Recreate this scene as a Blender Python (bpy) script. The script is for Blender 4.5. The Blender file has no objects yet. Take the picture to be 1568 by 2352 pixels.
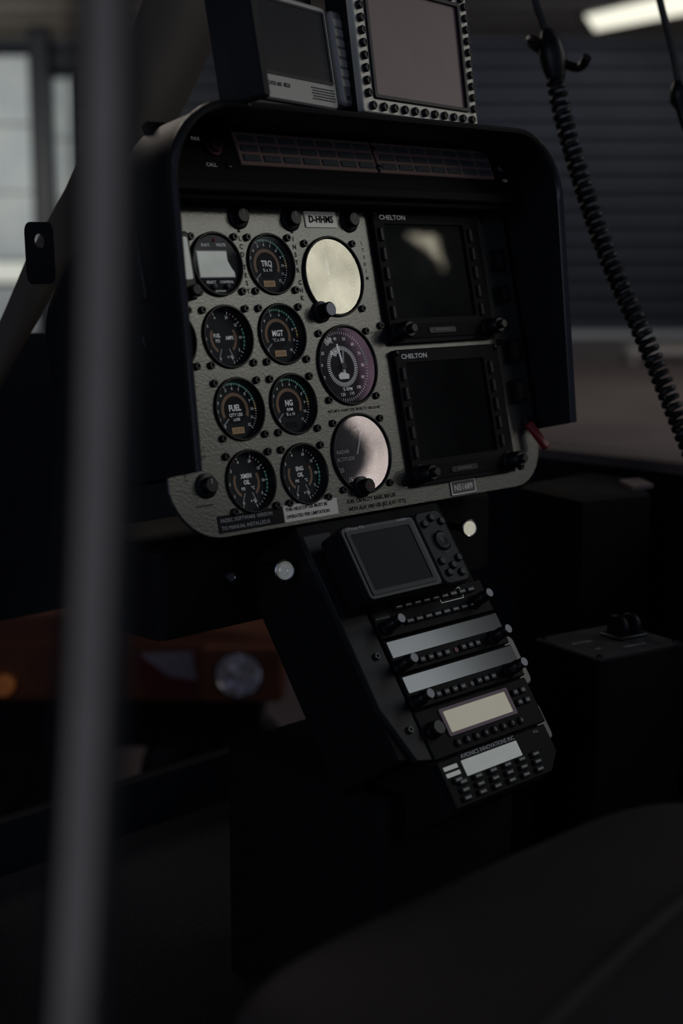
import bpy, math
from mathutils import Matrix, Vector
R=math.radians
scene=bpy.context.scene
try:
    scene.view_settings.view_transform='Standard'
    scene.view_settings.look='None'
except Exception: pass

# ------------------------------------------------------------------ materials
def mat(name,col,rough=.5,metal=0.0,emit=0.0,ecol=None,noise=0.0,nscale=60,bump=0.0,bscale=400,spec=.5,coat=0.0):
    m=bpy.data.materials.new(name); m.use_nodes=True; nt=m.node_tree; b=nt.nodes['Principled BSDF']
    c=(col[0],col[1],col[2],1)
    b.inputs['Roughness'].default_value=rough; b.inputs['Metallic'].default_value=metal
    b.inputs['Specular IOR Level'].default_value=spec
    b.inputs['Coat Weight'].default_value=coat
    tc=nt.nodes.new('ShaderNodeTexCoord')
    if noise>0:
        n=nt.nodes.new('ShaderNodeTexNoise'); n.inputs['Scale'].default_value=nscale; n.inputs['Detail'].default_value=4
        nt.links.new(tc.outputs['Object'],n.inputs['Vector'])
        r=nt.nodes.new('ShaderNodeValToRGB')
        r.color_ramp.elements[0].position=.3; r.color_ramp.elements[1].position=.7
        r.color_ramp.elements[0].color=tuple(x*(1-noise) for x in c[:3])+(1,)
        r.color_ramp.elements[1].color=tuple(min(1,x*(1+noise)) for x in c[:3])+(1,)
        nt.links.new(n.outputs['Fac'],r.inputs['Fac']); nt.links.new(r.outputs['Color'],b.inputs['Base Color'])
    else: b.inputs['Base Color'].default_value=c
    if bump>0:
        n=nt.nodes.new('ShaderNodeTexNoise'); n.inputs['Scale'].default_value=bscale; n.inputs['Detail'].default_value=3
        nt.links.new(tc.outputs['Object'],n.inputs['Vector'])
        bp=nt.nodes.new('ShaderNodeBump'); bp.inputs['Strength'].default_value=bump; bp.inputs['Distance'].default_value=.001
        nt.links.new(n.outputs['Fac'],bp.inputs['Height']); nt.links.new(bp.outputs['Normal'],b.inputs['Normal'])
    if emit>0:
        e=ecol or col
        b.inputs['Emission Color'].default_value=(e[0],e[1],e[2],1); b.inputs['Emission Strength'].default_value=emit
    return m
def glass(name,fac,gcol=(1,1,1),rough=.02,tint=(1,1,1)):
    m=bpy.data.materials.new(name); m.use_nodes=True; nt=m.node_tree; nt.nodes.clear()
    o=nt.nodes.new('ShaderNodeOutputMaterial'); mx=nt.nodes.new('ShaderNodeMixShader'); t=nt.nodes.new('ShaderNodeBsdfTransparent'); g=nt.nodes.new('ShaderNodeBsdfGlossy')
    t.inputs[0].default_value=(*tint,1); g.inputs['Color'].default_value=(*gcol,1); g.inputs['Roughness'].default_value=rough
    tc=nt.nodes.new('ShaderNodeTexCoord'); n=nt.nodes.new('ShaderNodeTexNoise'); n.inputs['Scale'].default_value=22; n.inputs['Detail'].default_value=3
    nt.links.new(tc.outputs['Object'],n.inputs['Vector'])
    mr=nt.nodes.new('ShaderNodeMapRange'); mr.inputs['From Min'].default_value=.3; mr.inputs['From Max'].default_value=.7
    mr.inputs['To Min'].default_value=fac*.65; mr.inputs['To Max'].default_value=fac*1.2
    nt.links.new(n.outputs['Fac'],mr.inputs['Value']); nt.links.new(mr.outputs['Result'],mx.inputs['Fac'])
    nt.links.new(t.outputs[0],mx.inputs[1]); nt.links.new(g.outputs[0],mx.inputs[2]); nt.links.new(mx.outputs[0],o.inputs[0])
    return m
M=dict(
 metal=mat('satin_grey_panel_metal',(.165,.168,.162),.27,.8,noise=.10,nscale=10,bump=.18,bscale=420),
 black=mat('satin_black',(.008,.0085,.010),.38,spec=.4),
 bezel=mat('display_bezel_black',(.0055,.006,.008),.6,spec=.18),
 blackm=mat('matte_black',(.0065,.0068,.008),.7,bump=.2,bscale=900,spec=.2),
 hood=mat('glareshield_vinyl',(.009,.010,.013),.5,bump=.3,bscale=1200,spec=.3),
 hoodrim=mat('glareshield_rim_sheen',(.022,.0225,.024),.3,spec=.7),  # hood vinyl made lighter and glossier along the rim for its highlight
 rubber=mat('soft_rubber',(.011,.0115,.014),.45,spec=.4),
 dial=mat('dial_grey',(.036,.042,.042),.6,spec=.2),
 dialblk=mat('dial_black',(.010,.010,.013),.6,spec=.2),
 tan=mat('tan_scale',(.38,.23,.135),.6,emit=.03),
 lcd=mat('amber_lcd',(.45,.30,.15),.5,noise=.1,nscale=300,emit=.07,ecol=(.8,.5,.22)),
 white=mat('white_print',(.95,.95,.92),.6,emit=.12,ecol=(.9,.95,.95)),  # small emission lifts printed markings in the dim recessed dials
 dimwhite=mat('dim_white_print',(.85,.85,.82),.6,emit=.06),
 ink=mat('black_print',(.010,.010,.012),.6,spec=.2),
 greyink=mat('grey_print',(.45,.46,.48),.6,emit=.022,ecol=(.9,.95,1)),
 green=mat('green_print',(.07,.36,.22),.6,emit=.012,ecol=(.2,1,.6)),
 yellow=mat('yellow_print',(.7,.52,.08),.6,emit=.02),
 red=mat('red_print',(.40,.05,.04),.55),
 screw=mat('black_screw',(.012,.012,.014),.3,.3,spec=.5),
 label=mat('label_tape',(.70,.70,.66),.35,.2,emit=.035),  # slight emission keeps the tape brighter than the metal around it
 chrome=mat('chrome',(.8,.8,.76),.22,1.0),
 screen=mat('dark_screen',(.004,.0045,.006),.6,spec=.0),
 navscr=mat('navigator_screen',(.008,.010,.014),.4,spec=.10),
 cautframe=mat('caution_frame',(.38,.24,.20),.5),
 cauttile=mat('caution_tile',(.105,.115,.115),.4),
 silver=mat('silver_plastic',(.50,.50,.48),.4,.3),
 mapbez=mat('light_bezel',(.90,.88,.76),.42,.2),
 mapscr=mat('map_screen_reflection',(.27,.165,.175),.33,spec=.6,noise=.2,nscale=7),  # brown base colour stands in for the reflection on a dark screen
 mpscr=mat('player_screen_glass',(.014,.019,.028),.3,spec=.2),
 lcdw=mat('pale_lcd',(.55,.58,.55),.35,noise=.15,nscale=60,emit=.17,ecol=(.75,.8,.74)),
 lcdc=mat('cream_lcd',(.60,.56,.44),.35,emit=.20,ecol=(.85,.80,.62)),
 purple=mat('purple_frame',(.22,.11,.17),.4),
 strip=mat('radio_window',(.030,.033,.036),.13,.25,spec=.9,noise=.4,nscale=12),
 ped=mat('pedestal_paint',(.022,.022,.025),.5,bump=.2,bscale=900,spec=.3),
 plate=mat('console_plate',(.10,.10,.105),.4,.2,spec=.5,noise=.2,nscale=40),
 redguard=mat('red_guard',(.26,.02,.03),.4),
 darkred=mat('dark_red_button',(.12,.02,.02),.5),
 pinkgrey=mat('warm_grey_plate',(.19,.145,.14),.5),
 cream=mat('cream_plate',(.45,.42,.36),.5),
 creamlit=mat('cream_knob_glow',(.78,.74,.58),.3,emit=.30,ecol=(1,.97,.78)),  # emission imitates the bright reflection on the knob face
 chromelit=mat('knob_face_glow',(.8,.8,.75),.3,.9,emit=.08,ecol=(.9,.95,.85),noise=.3,nscale=300),  # glow added to the polished face in place of reflected light
 postgrey=mat('door_seal_grey',(.44,.375,.32),.55,noise=.12,nscale=20),
 tanpaint=mat('beige_frame_paint',(.095,.078,.062),.6,noise=.08,nscale=12),
 seat=mat('dark_leather',(.052,.042,.042),.65,bump=.4,bscale=250,noise=.1,nscale=15,spec=.3),
 carpet=mat('cabin_floor_dark',(.030,.026,.027),.9,noise=.4,nscale=200),
 nose=mat('nose_dark',(.010,.013,.018),.75,spec=.2),
 orange=mat('orange_paint',(.21,.08,.038),.5,noise=.15,nscale=10),
 whitep=mat('white_reflector',(.42,.40,.43),.5),
 redp=mat('red_reflector',(.16,.02,.025),.5),
 amberlens=mat('amber_lens',(.6,.2,.04),.3,emit=.07,ecol=(1,.4,.12)),
 lampglass=mat('lamp_reflector',(.85,.87,.9),.2,.9,emit=.012,ecol=(.8,.9,1)),  # faint emission imitates glints on the reflector
 g_alt=glass('altimeter_lens',.080,(1,.98,.87)),
 g_nr=glass('tachometer_lens',.05,(.80,.62,.76)),
 g_rad=glass('radar_altimeter_lens',.072,(.98,.85,.92)),
 g_small=glass('coated_lens',.01,(.8,.85,1)),
 g_efis=glass('display_glass',.045,(1,.97,.86)),
 g_chin=glass('tinted_chin_glass',.02,(1,1,1),.03,(.55,.50,.55)),
)

# ------------------------------------------------------------------ mesh builder (units: mm unless scale given)
class MB:
    def __init__(s,scale=.001): s.v=[];s.f=[];s.m=[];s.mats=[];s.s=scale;s.T=Matrix.Identity(4);s.sm=[]
    def mi(s,m):
        if isinstance(m,str): m=M[m]
        if m not in s.mats: s.mats.append(m)
        return s.mats.index(m)
    def add(s,vs,fs,m,smooth=False):
        o=len(s.v); i=s.mi(m)
        for p in vs: s.v.append(s.T@Vector(p))
        for f in fs: s.f.append([o+k for k in f]); s.m.append(i); s.sm.append(smooth)
    def prism(s,ol,z0,z1,m,ch=0,bottom=True,m2=None):
        n=len(ol); rings=[(ol,z0)]
        if ch>0: rings+= [(ol,z1-ch),(inset(ol,ch),z1)]
        else: rings+=[(ol,z1)]
        vs=[];fs=[]
        for o,z in rings: vs+=[(p[0],p[1],z) for p in o]
        for k in range(len(rings)-1):
            for i in range(n): j=(i+1)%n; fs.append([k*n+i,k*n+j,(k+1)*n+j,(k+1)*n+i])
        L=(len(rings)-1)*n
        if bottom: fs.append([i for i in range(n)][::-1])
        if m2:
            s.add(vs,fs,m); s.add([vs[L+i] for i in range(n)],[list(range(n))],m2)
        else:
            fs.append([L+i for i in range(n)]); s.add(vs,fs,m)
    def box(s,x0,x1,y0,y1,z0,z1,m,r=1,ch=.5,n=3,m2=None): s.prism(rrect(x0,x1,y0,y1,r,n),z0,z1,m,ch,m2=m2)
    def frame(s,o,i,z0,z1,m,zi=None,ch=0):
        n=len(o); zi=z0 if zi is None else zi
        rings=[[(p[0],p[1],z0) for p in o]]
        if ch: rings.append([(p[0],p[1],z1-ch) for p in o]); rings.append([(p[0],p[1],z1) for p in inset(o,ch)])
        else: rings.append([(p[0],p[1],z1) for p in o])
        rings.append([(p[0],p[1],z1) for p in i]); rings.append([(p[0],p[1],zi) for p in i])
        vs=sum(rings,[]);fs=[]
        for k in range(len(rings)-1):
            for a in range(n): b=(a+1)%n; fs.append([k*n+a,k*n+b,(k+1)*n+b,(k+1)*n+a])
        s.add(vs,fs,m)
    def lathe(s,cx,cy,prof,m,seg=32,smooth=True,capend=True,capstart=False):
        vs=[];fs=[];n=seg
        for r,z in prof:
            for i in range(n): a=2*math.pi*i/n; vs.append((cx+r*math.cos(a),cy+r*math.sin(a),z))
        for k in range(len(prof)-1):
            for i in range(n): j=(i+1)%n; fs.append([k*n+i,k*n+j,(k+1)*n+j,(k+1)*n+i])
        if capend: fs.append([(len(prof)-1)*n+i for i in range(n)])
        if capstart: fs.append([i for i in range(n)][::-1])
        s.add(vs,fs,m,smooth)
    def disc(s,cx,cy,r,z,m,seg=40): s.add([(cx+r*math.cos(2*math.pi*i/seg),cy+r*math.sin(2*math.pi*i/seg),z) for i in range(seg)],[list(range(seg))],m)
    def arc(s,cx,cy,r0,r1,a0,a1,z,m,n=24):
        vs=[];fs=[]
        for i in range(n+1):
            a=R(a0+(a1-a0)*i/n); c,q=math.cos(a),math.sin(a)
            vs+=[(cx+r0*c,cy+r0*q,z),(cx+r1*c,cy+r1*q,z)]
        for i in range(n): f=[2*i,2*i+1,2*i+3,2*i+2]; fs.append(f if a1>a0 else f[::-1])
        s.add(vs,fs,m)
    def tick(s,cx,cy,r0,r1,a,w,z,m):
        c,q=math.cos(R(a)),math.sin(R(a)); px,py=-q*w/2,c*w/2
        s.add([(cx+r0*c-px,cy+r0*q-py,z),(cx+r1*c-px,cy+r1*q-py,z),(cx+r1*c+px,cy+r1*q+py,z),(cx+r0*c+px,cy+r0*q+py,z)],[[0,1,2,3]],m)
    def quad(s,x0,x1,y0,y1,z,m): s.add([(x0,y0,z),(x1,y0,z),(x1,y1,z),(x0,y1,z)],[[0,1,2,3]],m)
    def text(s,t,size,x,y,z,m,align='CENTER',rot=0,off=.0,sx=1.0):
        vs,fs=textgeo(t,off)
        if not vs: return
        xs=[p[0] for p in vs]; x0,x1=min(xs),max(xs); ax={'CENTER':(x0+x1)/2,'LEFT':x0,'RIGHT':x1}[align]
        c,q=math.cos(R(rot)),math.sin(R(rot)); o=[]
        for p in vs:
            a=(p[0]-ax)*size*sx; b=(p[1]-.34)*size
            o.append((x+a*c-b*q,y+a*q+b*c,z))
        s.add(o,fs,m)
    def tube(s,pts,r,m,seg=8,smooth=True,close=True):
        P=[Vector(p) for p in pts]; n=len(P); vs=[];fs=[]; up=None
        for i in range(n):
            t=(P[min(i+1,n-1)]-P[max(i-1,0)]).normalized()
            if up is None: up=t.orthogonal().normalized()
            up=(up-t*up.dot(t)).normalized(); b=t.cross(up)
            rr=r[i] if isinstance(r,(list,tuple)) else r
            for k in range(seg): a=2*math.pi*k/seg; vs.append(P[i]+up*math.cos(a)*rr+b*math.sin(a)*rr)
        for i in range(n-1):
            for k in range(seg): j=(k+1)%seg; fs.append([i*seg+k,i*seg+j,(i+1)*seg+j,(i+1)*seg+k])
        if close: fs.append(list(range(seg))[::-1]); fs.append([(n-1)*seg+k for k in range(seg)])
        s.add(vs,fs,m,smooth)
    def mesh(s,name):
        me=bpy.data.meshes.new(name); me.from_pydata([tuple(p*s.s) for p in s.v],[],s.f)
        for m in s.mats: me.materials.append(m)
        me.polygons.foreach_set('material_index',s.m); me.polygons.foreach_set('use_smooth',s.sm)
        me.update()
        try: me.set_sharp_from_angle(angle=R(38))
        except Exception: pass
        return me
def rrect(x0,x1,y0,y1,r,n=3):
    if r<=0: return [(x0,y0),(x1,y0),(x1,y1),(x0,y1)]
    o=[]
    for cx,cy,a in((x1-r,y0+r,-90),(x1-r,y1-r,0),(x0+r,y1-r,90),(x0+r,y0+r,180)):
        for i in range(n+1): t=R(a+90*i/n); o.append((cx+r*math.cos(t),cy+r*math.sin(t)))
    return o
def inset(ol,d):
    n=len(ol);o=[]
    for i in range(n):
        p,a,b=Vector(ol[i]),Vector(ol[i-1]),Vector(ol[(i+1)%n])
        e1=(p-a).normalized(); e2=(b-p).normalized(); n1=Vector((-e1.y,e1.x)); n2=Vector((-e2.y,e2.x)); k=(n1+n2)
        q=max(.3,1+n1.dot(n2)); o.append(tuple(p+k*(d/q)))
    return o
_tc={}
def textgeo(t,off):
    k=(t,off)
    if k in _tc: return _tc[k]
    cu=bpy.data.curves.new('t','FONT'); cu.body=t; cu.size=1; cu.resolution_u=2; cu.offset=off
    ob=bpy.data.objects.new('t',cu); scene.collection.objects.link(ob)
    dg=bpy.context.evaluated_depsgraph_get(); me=bpy.data.meshes.new_from_object(ob.evaluated_get(dg))
    vs=[tuple(v.co) for v in me.vertices]; fs=[list(p.vertices) for p in me.polygons]
    bpy.data.objects.remove(ob); bpy.data.curves.remove(cu); bpy.data.meshes.remove(me)
    _tc[k]=(vs,fs); return _tc[k]
def obj(name,mb,parent=None,loc=(0,0,0),mw=None,label=None,cat=None,kind=None,group=None):
    me=mb.mesh(name) if isinstance(mb,MB) else mb
    o=bpy.data.objects.new(name,me); scene.collection.objects.link(o)
    if parent is not None:
        o.parent=parent
        if mw is not None: 
            bpy.context.view_layer.update(); o.matrix_local=parent.matrix_world.inverted()@mw
        else: o.location=loc
    elif mw is not None: o.matrix_world=mw
    else: o.location=loc
    if label: o['label']=label
    if cat: o['category']=cat
    if kind: o['kind']=kind
    if group: o['group']=group
    return o
def FR(O,ya=0,ti=0):
    ya,ti=R(ya),R(ti); a=Vector((math.cos(ya),math.sin(ya),0)); nh=Vector((math.sin(ya),-math.cos(ya),0))
    n=nh*math.cos(ti)+Vector((0,0,math.sin(ti))); b=n.cross(a)
    m=Matrix((a,b,n)).transposed().to_4x4(); m.translation=Vector(O); return m
TILT=math.degrees(.2282)
PAN=FR((0,0,1.3),0,TILT)

# ------------------------------------------------------------------ camera
yaw,pit=.7737,.1766
C=Vector((-.7971,-.9713,1.3053))
fwd=Vector((math.sin(yaw)*math.cos(pit),math.cos(yaw)*math.cos(pit),-math.sin(pit)))
rgt=Vector((math.cos(yaw),-math.sin(yaw),0)); upv=rgt.cross(fwd)
cd=bpy.data.cameras.new('camera'); cam=bpy.data.objects.new('camera',cd); scene.collection.objects.link(cam); scene.camera=cam
mc=Matrix((rgt,upv,-fwd)).transposed().to_4x4(); mc.translation=C; cam.matrix_world=mc
cd.sensor_fit='VERTICAL'; cd.sensor_height=36; cd.sensor_width=24; cd.lens=50; cd.clip_start=.02
cd.dof.use_dof=True; cd.dof.focus_distance=1.32; cd.dof.aperture_fstop=3.4

# ------------------------------------------------------------------ hangar (frame along R,F directions)
Fd=Vector((math.sin(yaw),math.cos(yaw),0)); Rd=rgt.copy()
HG=Matrix((Rd,Fd,Vector((0,0,1)))).transposed().to_4x4(); HG.translation=Vector((C.x,C.y,0))
cement=mat('hangar_concrete',(.17,.148,.145),.7,noise=.2,nscale=1.2)
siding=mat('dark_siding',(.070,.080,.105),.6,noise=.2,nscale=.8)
siding2=mat('dark_siding_shade',(.036,.041,.055),.7,noise=.2,nscale=.8)  # darker siding copy, paints shade into the rib grooves
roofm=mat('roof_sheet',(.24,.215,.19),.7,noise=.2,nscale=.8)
roofm2=mat('roof_sheet_shade',(.09,.08,.075),.7,noise=.2,nscale=.8)  # darker roof tone, shade between the ribs put into colour
def win(name,s,col): return mat(name,col,.4,emit=s,ecol=col,noise=.15,nscale=2)
def corr(name,p0,du,dv,nw,mat_,mat2,amp,label,norm):
    b=MB(1); p0,du,dv,norm=map(Vector,(p0,du,dv,norm)); vs=[]
    prof=[]
    for i in range(nw): 
        for t,h in((0,0),(.35,0),(.5,1),(.85,1)): prof.append(((i+t)/nw,h))
    prof.append((1,0))
    for t,h in prof: q=p0+dv*t+norm*(h*amp); vs+=[q,q+du]
    f1=[];f2=[]
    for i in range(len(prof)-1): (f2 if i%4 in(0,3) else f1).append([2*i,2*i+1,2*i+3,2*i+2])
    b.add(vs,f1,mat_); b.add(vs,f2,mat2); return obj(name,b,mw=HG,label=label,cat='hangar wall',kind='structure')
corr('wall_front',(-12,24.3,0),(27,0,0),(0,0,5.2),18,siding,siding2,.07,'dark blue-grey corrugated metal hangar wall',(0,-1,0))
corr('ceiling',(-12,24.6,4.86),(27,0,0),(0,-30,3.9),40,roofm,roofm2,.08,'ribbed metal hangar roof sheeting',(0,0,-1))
b=MB(1); b.quad(-12,15,-6,24.5,0,cement); obj('floor',b,mw=HG,label='brownish concrete hangar floor',cat='floor',kind='structure')
b=MB(1); b.add([(15,-6,0),(15,24.5,0),(15,24.5,9),(15,-6,9)],[[0,1,2,3]],siding); obj('wall_right',b,mw=HG,label='dark metal hangar side wall',cat='hangar wall',kind='structure')
b=MB(1); b.add([(-12,-6,0),(-12,24.5,0),(-12,24.5,9),(-12,-6,9)],[[3,2,1,0]],siding); obj('wall_left',b,mw=HG,label='dark metal hangar side wall',cat='hangar wall',kind='structure')
frm=mat('window_frame_dark',(.04,.045,.06),.5)
def hwin(name,x0,x1,z0,z1,F,s,col,nx,nz,label):
    b=MB(1); m=win(name+'_pane',s,col)
    b.add([(x0,F,z0),(x1,F,z0),(x1,F,z1),(x0,F,z1)],[[0,1,2,3]],m)
    for i in range(nx+1):
        x=x0+(x1-x0)*i/nx; b.add([(x-.015,F-.04,z0),(x+.015,F-.04,z0),(x+.015,F-.04,z1),(x-.015,F-.04,z1)],[[0,1,2,3]],frm)
    for i in range(nz+1):
        z=z0+(z1-z0)*i/nz; b.add([(x0,F-.05,z-.012),(x1,F-.05,z-.012),(x1,F-.05,z+.012),(x0,F-.05,z+.012)],[[0,1,2,3]],frm)
    return obj(name,b,mw=HG,label=label,cat='window',kind='structure')
hwin('window_1',-9.5,-5.03,1.28,4.55,24.1,.085,(.80,.92,1.0),1,3,'translucent pale blue hangar door glazing')
hwin('window_2',-9.5,-4.55,.90,1.26,24.1,.38,(.95,1.0,.90),1,1,'bright horizontal glazing strip in the hangar door')
hwin('window_3',-9.5,-4.6,.05,.86,24.1,.055,(.80,.9,1.0),1,1,'dim lower glazing of the hangar door')
hwin('window_4',-4.72,-4.3,1.28,4.2,24.1,.02,(.76,.88,1.0),1,3,'narrow dim hangar window beside a column')
b=MB(1); b.prism(rrect(-5.03,-4.72,23.7,24.0,.02),0,4.9,frm); obj('trim_1',b,mw=HG,label='dark steel hangar column',cat='column',kind='structure')
b=MB(1); b.prism(rrect(-4,15,23.9,24.2,.01),.0,.10,mat('pale_skirting',(.75,.80,.80),.5)); obj('trim_2',b,mw=HG,label='pale skirting rail along the hangar wall',cat='skirting',kind='structure')
b=MB(1); lm=mat('lit_diffuser',(1,.98,.85),.4,emit=1.0,ecol=(1,.97,.80))
def rz(F): return 4.86+(24.6-F)*.13-.1
b.add([(3.75,22.9,rz(22.9)),(5.6,21.2,rz(21.2)),(6.2,22.1,rz(22.1)),(4.05,23.7,rz(23.7))],[[0,1,2,3]],lm)
b.add([(3.65,22.8,rz(22.8)+.02),(5.6,21.05,rz(21.05)+.02),(6.3,22.1,rz(22.1)+.02),(4.0,23.85,rz(23.85)+.02)],[[0,1,2,3]],frm)
obj('ceiling_light',b,mw=HG,label='bright warm white rectangular roof light',cat='light')
b=MB(1); wb=mat('white_bench',(.7,.7,.66),.5)
b.prism(rrect(3.6,5.4,18.0,18.5,.02),.12,.2,wb,.01)
for x in(3.7,4.5,5.3):
    b.prism(rrect(x-.04,x+.04,18.05,18.45,.01),0,.13,wb)
obj('low_bench',b,mw=HG,label='low white bench on the hangar floor',cat='bench')

def refl(u,v,ti=TILT,Wr=14.6):
    p=PAN@Vector((u*.001,v*.001,0)); d=(p-C).normalized(); n=(PAN.to_3x3()@Vector((0,0,1))).normalized()
    q=d-2*d.dot(n)*n; Rp=(p-C).dot(Rd); k=(Wr-Rp)/q.dot(Rd); X=p+q*k; return (Wr,(X-C).dot(Fd),X.z)
def refl_pane(name,pts,s,col,label):  # glowing panes outlined backwards from the reflections wanted on the panel glass
    b=MB(1); V=[refl(*p) for p in pts]; b.add(V,[list(range(len(V)))],win(name+'_pane',s,col))
    return obj(name,b,mw=HG,label=label,cat='window',kind='structure')
cr=(1,.97,.84)
refl_pane('added_glow_5',[(98,30),(182,30),(182,-56),(98,-56)],6.5,cr,'bright square pane added for the altimeter reflection')  # added unseen pane, sized to fill the altimeter glass with reflection
refl_pane('added_glow_6',[(126,-138),(180,-138),(180,-224),(116,-224),(116,-212),(132,-202),(144,-193),(150,-180),(147,-166),(138,-158),(128,-150)],6.5,cr,'bright irregular pane added for the radar altimeter reflection')  # added unseen pane, shaped to reflect as the radar altimeter crescent
refl_pane('added_glow_7',[(247,29),(289,28),(296,-10),(288,4),(272,17)],6.5,cr,'bright triangular pane added for the flight display reflection')  # added unseen pane, cut to reflect as a wedge on the display
refl_pane('added_glow_11',[(140,-60),(180,-60),(180,-134),(150,-134),(158,-110),(152,-84)],1.6,(1,.82,.95),'dim pinkish pane added for the tachometer glass haze')  # added unseen pane, gives the tachometer glass its pink haze
hi=win('high_glow',2.5,cr)
b=MB(1); b.add([(14.5,-3.2,6.6),(14.5,1.8,6.6),(14.5,1.8,8.0),(14.5,-3.2,8.0)],[[0,1,2,3]],hi); obj('added_glow_8',b,mw=HG,label='long bright pane added for the panel sheen',cat='window',kind='structure')  # added unseen pane, more light and sheen for the panel metal
b=MB(1); b.add([(9.2,1.2,7.3),(12.2,1.2,7.3),(12.2,3.3,7.0),(9.2,3.3,7.0)],[[0,1,2,3]],win('overhead_glow',3.0,(.9,.97,1))); obj('added_glow_9',b,mw=HG,label='bright overhead pane added for the radio reflections',cat='overhead_glow',kind='structure')  # added unseen pane, placed where the radio windows reflect
b=MB(1); b.add([(14.5,3.4,4.2),(14.5,10,4.2),(14.5,10,6.2),(14.5,3.4,6.2)],[[0,1,2,3]],win('side_glow',1.3,(1,.93,.88))); obj('added_glow_10',b,mw=HG,label='long pale pane added to light the map display',cat='window',kind='structure')  # added unseen pane that lights the map bezel and screen

# ------------------------------------------------------------------ helicopter shell pieces
b=MB(1)
b.prism(rrect(-.62,.78,-1.5,.41,.01),.56,.60,'carpet')
obj('cabin_floor',b,label='dark worn cabin floor',cat='floor')
b=MB(1)
def wallq(x0,x1,z0,z1,y=.42): b.add([(x0,y,z0),(x1,y,z0),(x1,y,z1),(x0,y,z1),(x0,y+.02,z0),(x1,y+.02,z0),(x1,y+.02,z1),(x0,y+.02,z1)],[[0,1,2,3],[7,6,5,4],[3,2,6,7],[0,4,5,1],[1,5,6,2],[0,3,7,4]],'nose')
wallq(-.9,-.02,0,1.222); wallq(-.02,.52,.90,1.222); wallq(-.02,.52,0,.66); wallq(.52,.78,0,1.045)
nose=obj('nose_bulkhead',b,label='dark nose structure below the windshield',cat='helicopter nose')
b=MB(1); b.add([(-.02,.43,.66),(.52,.43,.66),(.52,.43,.90),(-.02,.43,.90)],[[0,1,2,3]],'g_chin'); obj('chin_window',b,parent=nose,label='tinted lower window pane')
b=MB(1)
b.prism(rrect(.80,.84,-1.5,.44,.005),.0,1.031,'nose'); 
b.prism(rrect(.785,.85,-1.5,.46,.01),1.03,1.047,'pinkgrey',.004)
obj('door_sill',b,label='dark cabin side wall with a worn brown sill',cat='helicopter door')

b=MB(1)
ct=[(.33,1.76),(.285,1.67),(.251,1.591),(.212,1.517),(.162,1.43),(.108,1.358),(.05,1.293),(.02,1.245),(-.007,1.203),(-.06,1.12)]
hw=[.058,.056,.054,.05,.044,.034,.024,.020,.017,.015]
vs=[];fs=[]
for i,(x,z) in enumerate(ct):
    a=ct[max(i-1,0)]; c=ct[min(i+1,len(ct)-1)]; t=Vector((c[0]-a[0],c[1]-a[1])).normalized(); n=Vector((-t.y,t.x))
    for k in range(7):
        s=-1+k/3; vs.append((x+n.x*hw[i]*s,.35-.018*(1-s*s),z+n.y*hw[i]*s))
    vs.append((x,.37,z))
for i in range(len(ct)-1):
    for k in range(8): j=(k+1)%8; fs.append([i*8+k,i*8+j,(i+1)*8+j,(i+1)*8+k])
b.add(vs,fs,'tanpaint',True); obj('windshield_frame',b,label='curved beige painted windshield frame strut',cat='windshield frame')

def at(px,py,Z): return C+ (fwd+rgt*((px-784)/3267)+upv*((1176-py)/3267))*Z
ptop=Vector(at(248,-260,.42)); pbot=Vector(at(152,2620,.42)); pbot=ptop+(pbot-ptop)*4.1
b=MB(1); ax=(ptop-pbot); 
def strip(o0,o1,dz,m,r):
    vs=[];fs=[];N=54
    for i in range(N+1):
        t=i/N; q=min(1,(1-t)*4.1); p=pbot+ax*t+rgt*(.0034*math.sin(math.pi*q))
        sec=[(o0,0),(o0+r,-dz*.8),((o0+o1)/2,-dz),(o1-r,-dz*.8),(o1,0),((o0+o1)/2,dz*.4)]
        for x,z in sec: vs.append(p+rgt*x+fwd*z)
    for i in range(N):
        for k in range(6): j=(k+1)%6; fs.append([i*6+k,i*6+j,(i+1)*6+j,(i+1)*6+k])
    b.add(vs,fs,m,True)
strip(-.0068,.0062,.004,'postgrey',.002)
dp=obj('door_post',b,label='slim grey-brown upright door post with rubber edges',cat='door post')
b=MB(1); strip(.0058,.0105,.003,'rubber',.001); obj('rubber_seal',b,parent=dp)
b=MB(1); strip(-.0105,-.0064,.003,'rubber',.001); obj('rubber_seal',b,parent=dp)

b=MB()
b.frame([(p[0]*.5,p[1]) for p in rrect(-28,28,-38,22,10,5)],[(5*math.cos(2*math.pi*(i+.5)/24-math.pi/2),4+7*math.sin(2*math.pi*(i+.5)/24-math.pi/2)) for i in range(24)],0,3,'rubber')
obj('mounting_tab',b,mw=FR((-.018,.25,1.318),-20,5),label='black rounded mounting tab with a hole',cat='bracket')

# ------------------------------------------------------------------ instrument panel plate
GA=[(0,0,28.5),(0,-63.5,28.2),(0,-127,28.2),(0,-190.5,28.2),(63.5,0,28.2),(63.5,-63.5,28.2),(63.5,-127,28.2),(63.5,-190.5,28.2),(-63.5,-63.5,28.2),(138.3,-12,38.2),(138.3,-95.6,38.2),(138.3,-179.2,38.2)]
b=MB()
ol=[(-36,-235),(356,-235)]
for k in range(1,7): a=R(-90+90*k/7); ol.append((356+46*math.cos(a),-189+46*math.sin(a)))
ol+=[(402,-185),(402,57),(-88,57),(-88,-176)]
for k in range(1,9): a=R(180+90*k/9); ol.append((-38+52*math.cos(a),-182+53*math.sin(a)))
b.prism(ol,-3,0,'metal',.8)
ip=obj('instrument_panel',b,mw=PAN,label='grey hammered metal helicopter instrument panel with round gauges',cat='instrument panel')
cut=MB()
for u,v,r in GA: cut.lathe(u,v,[(r-1.5,-12),(r-1.5,12)],'metal',40,smooth=False,capstart=True)
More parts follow.
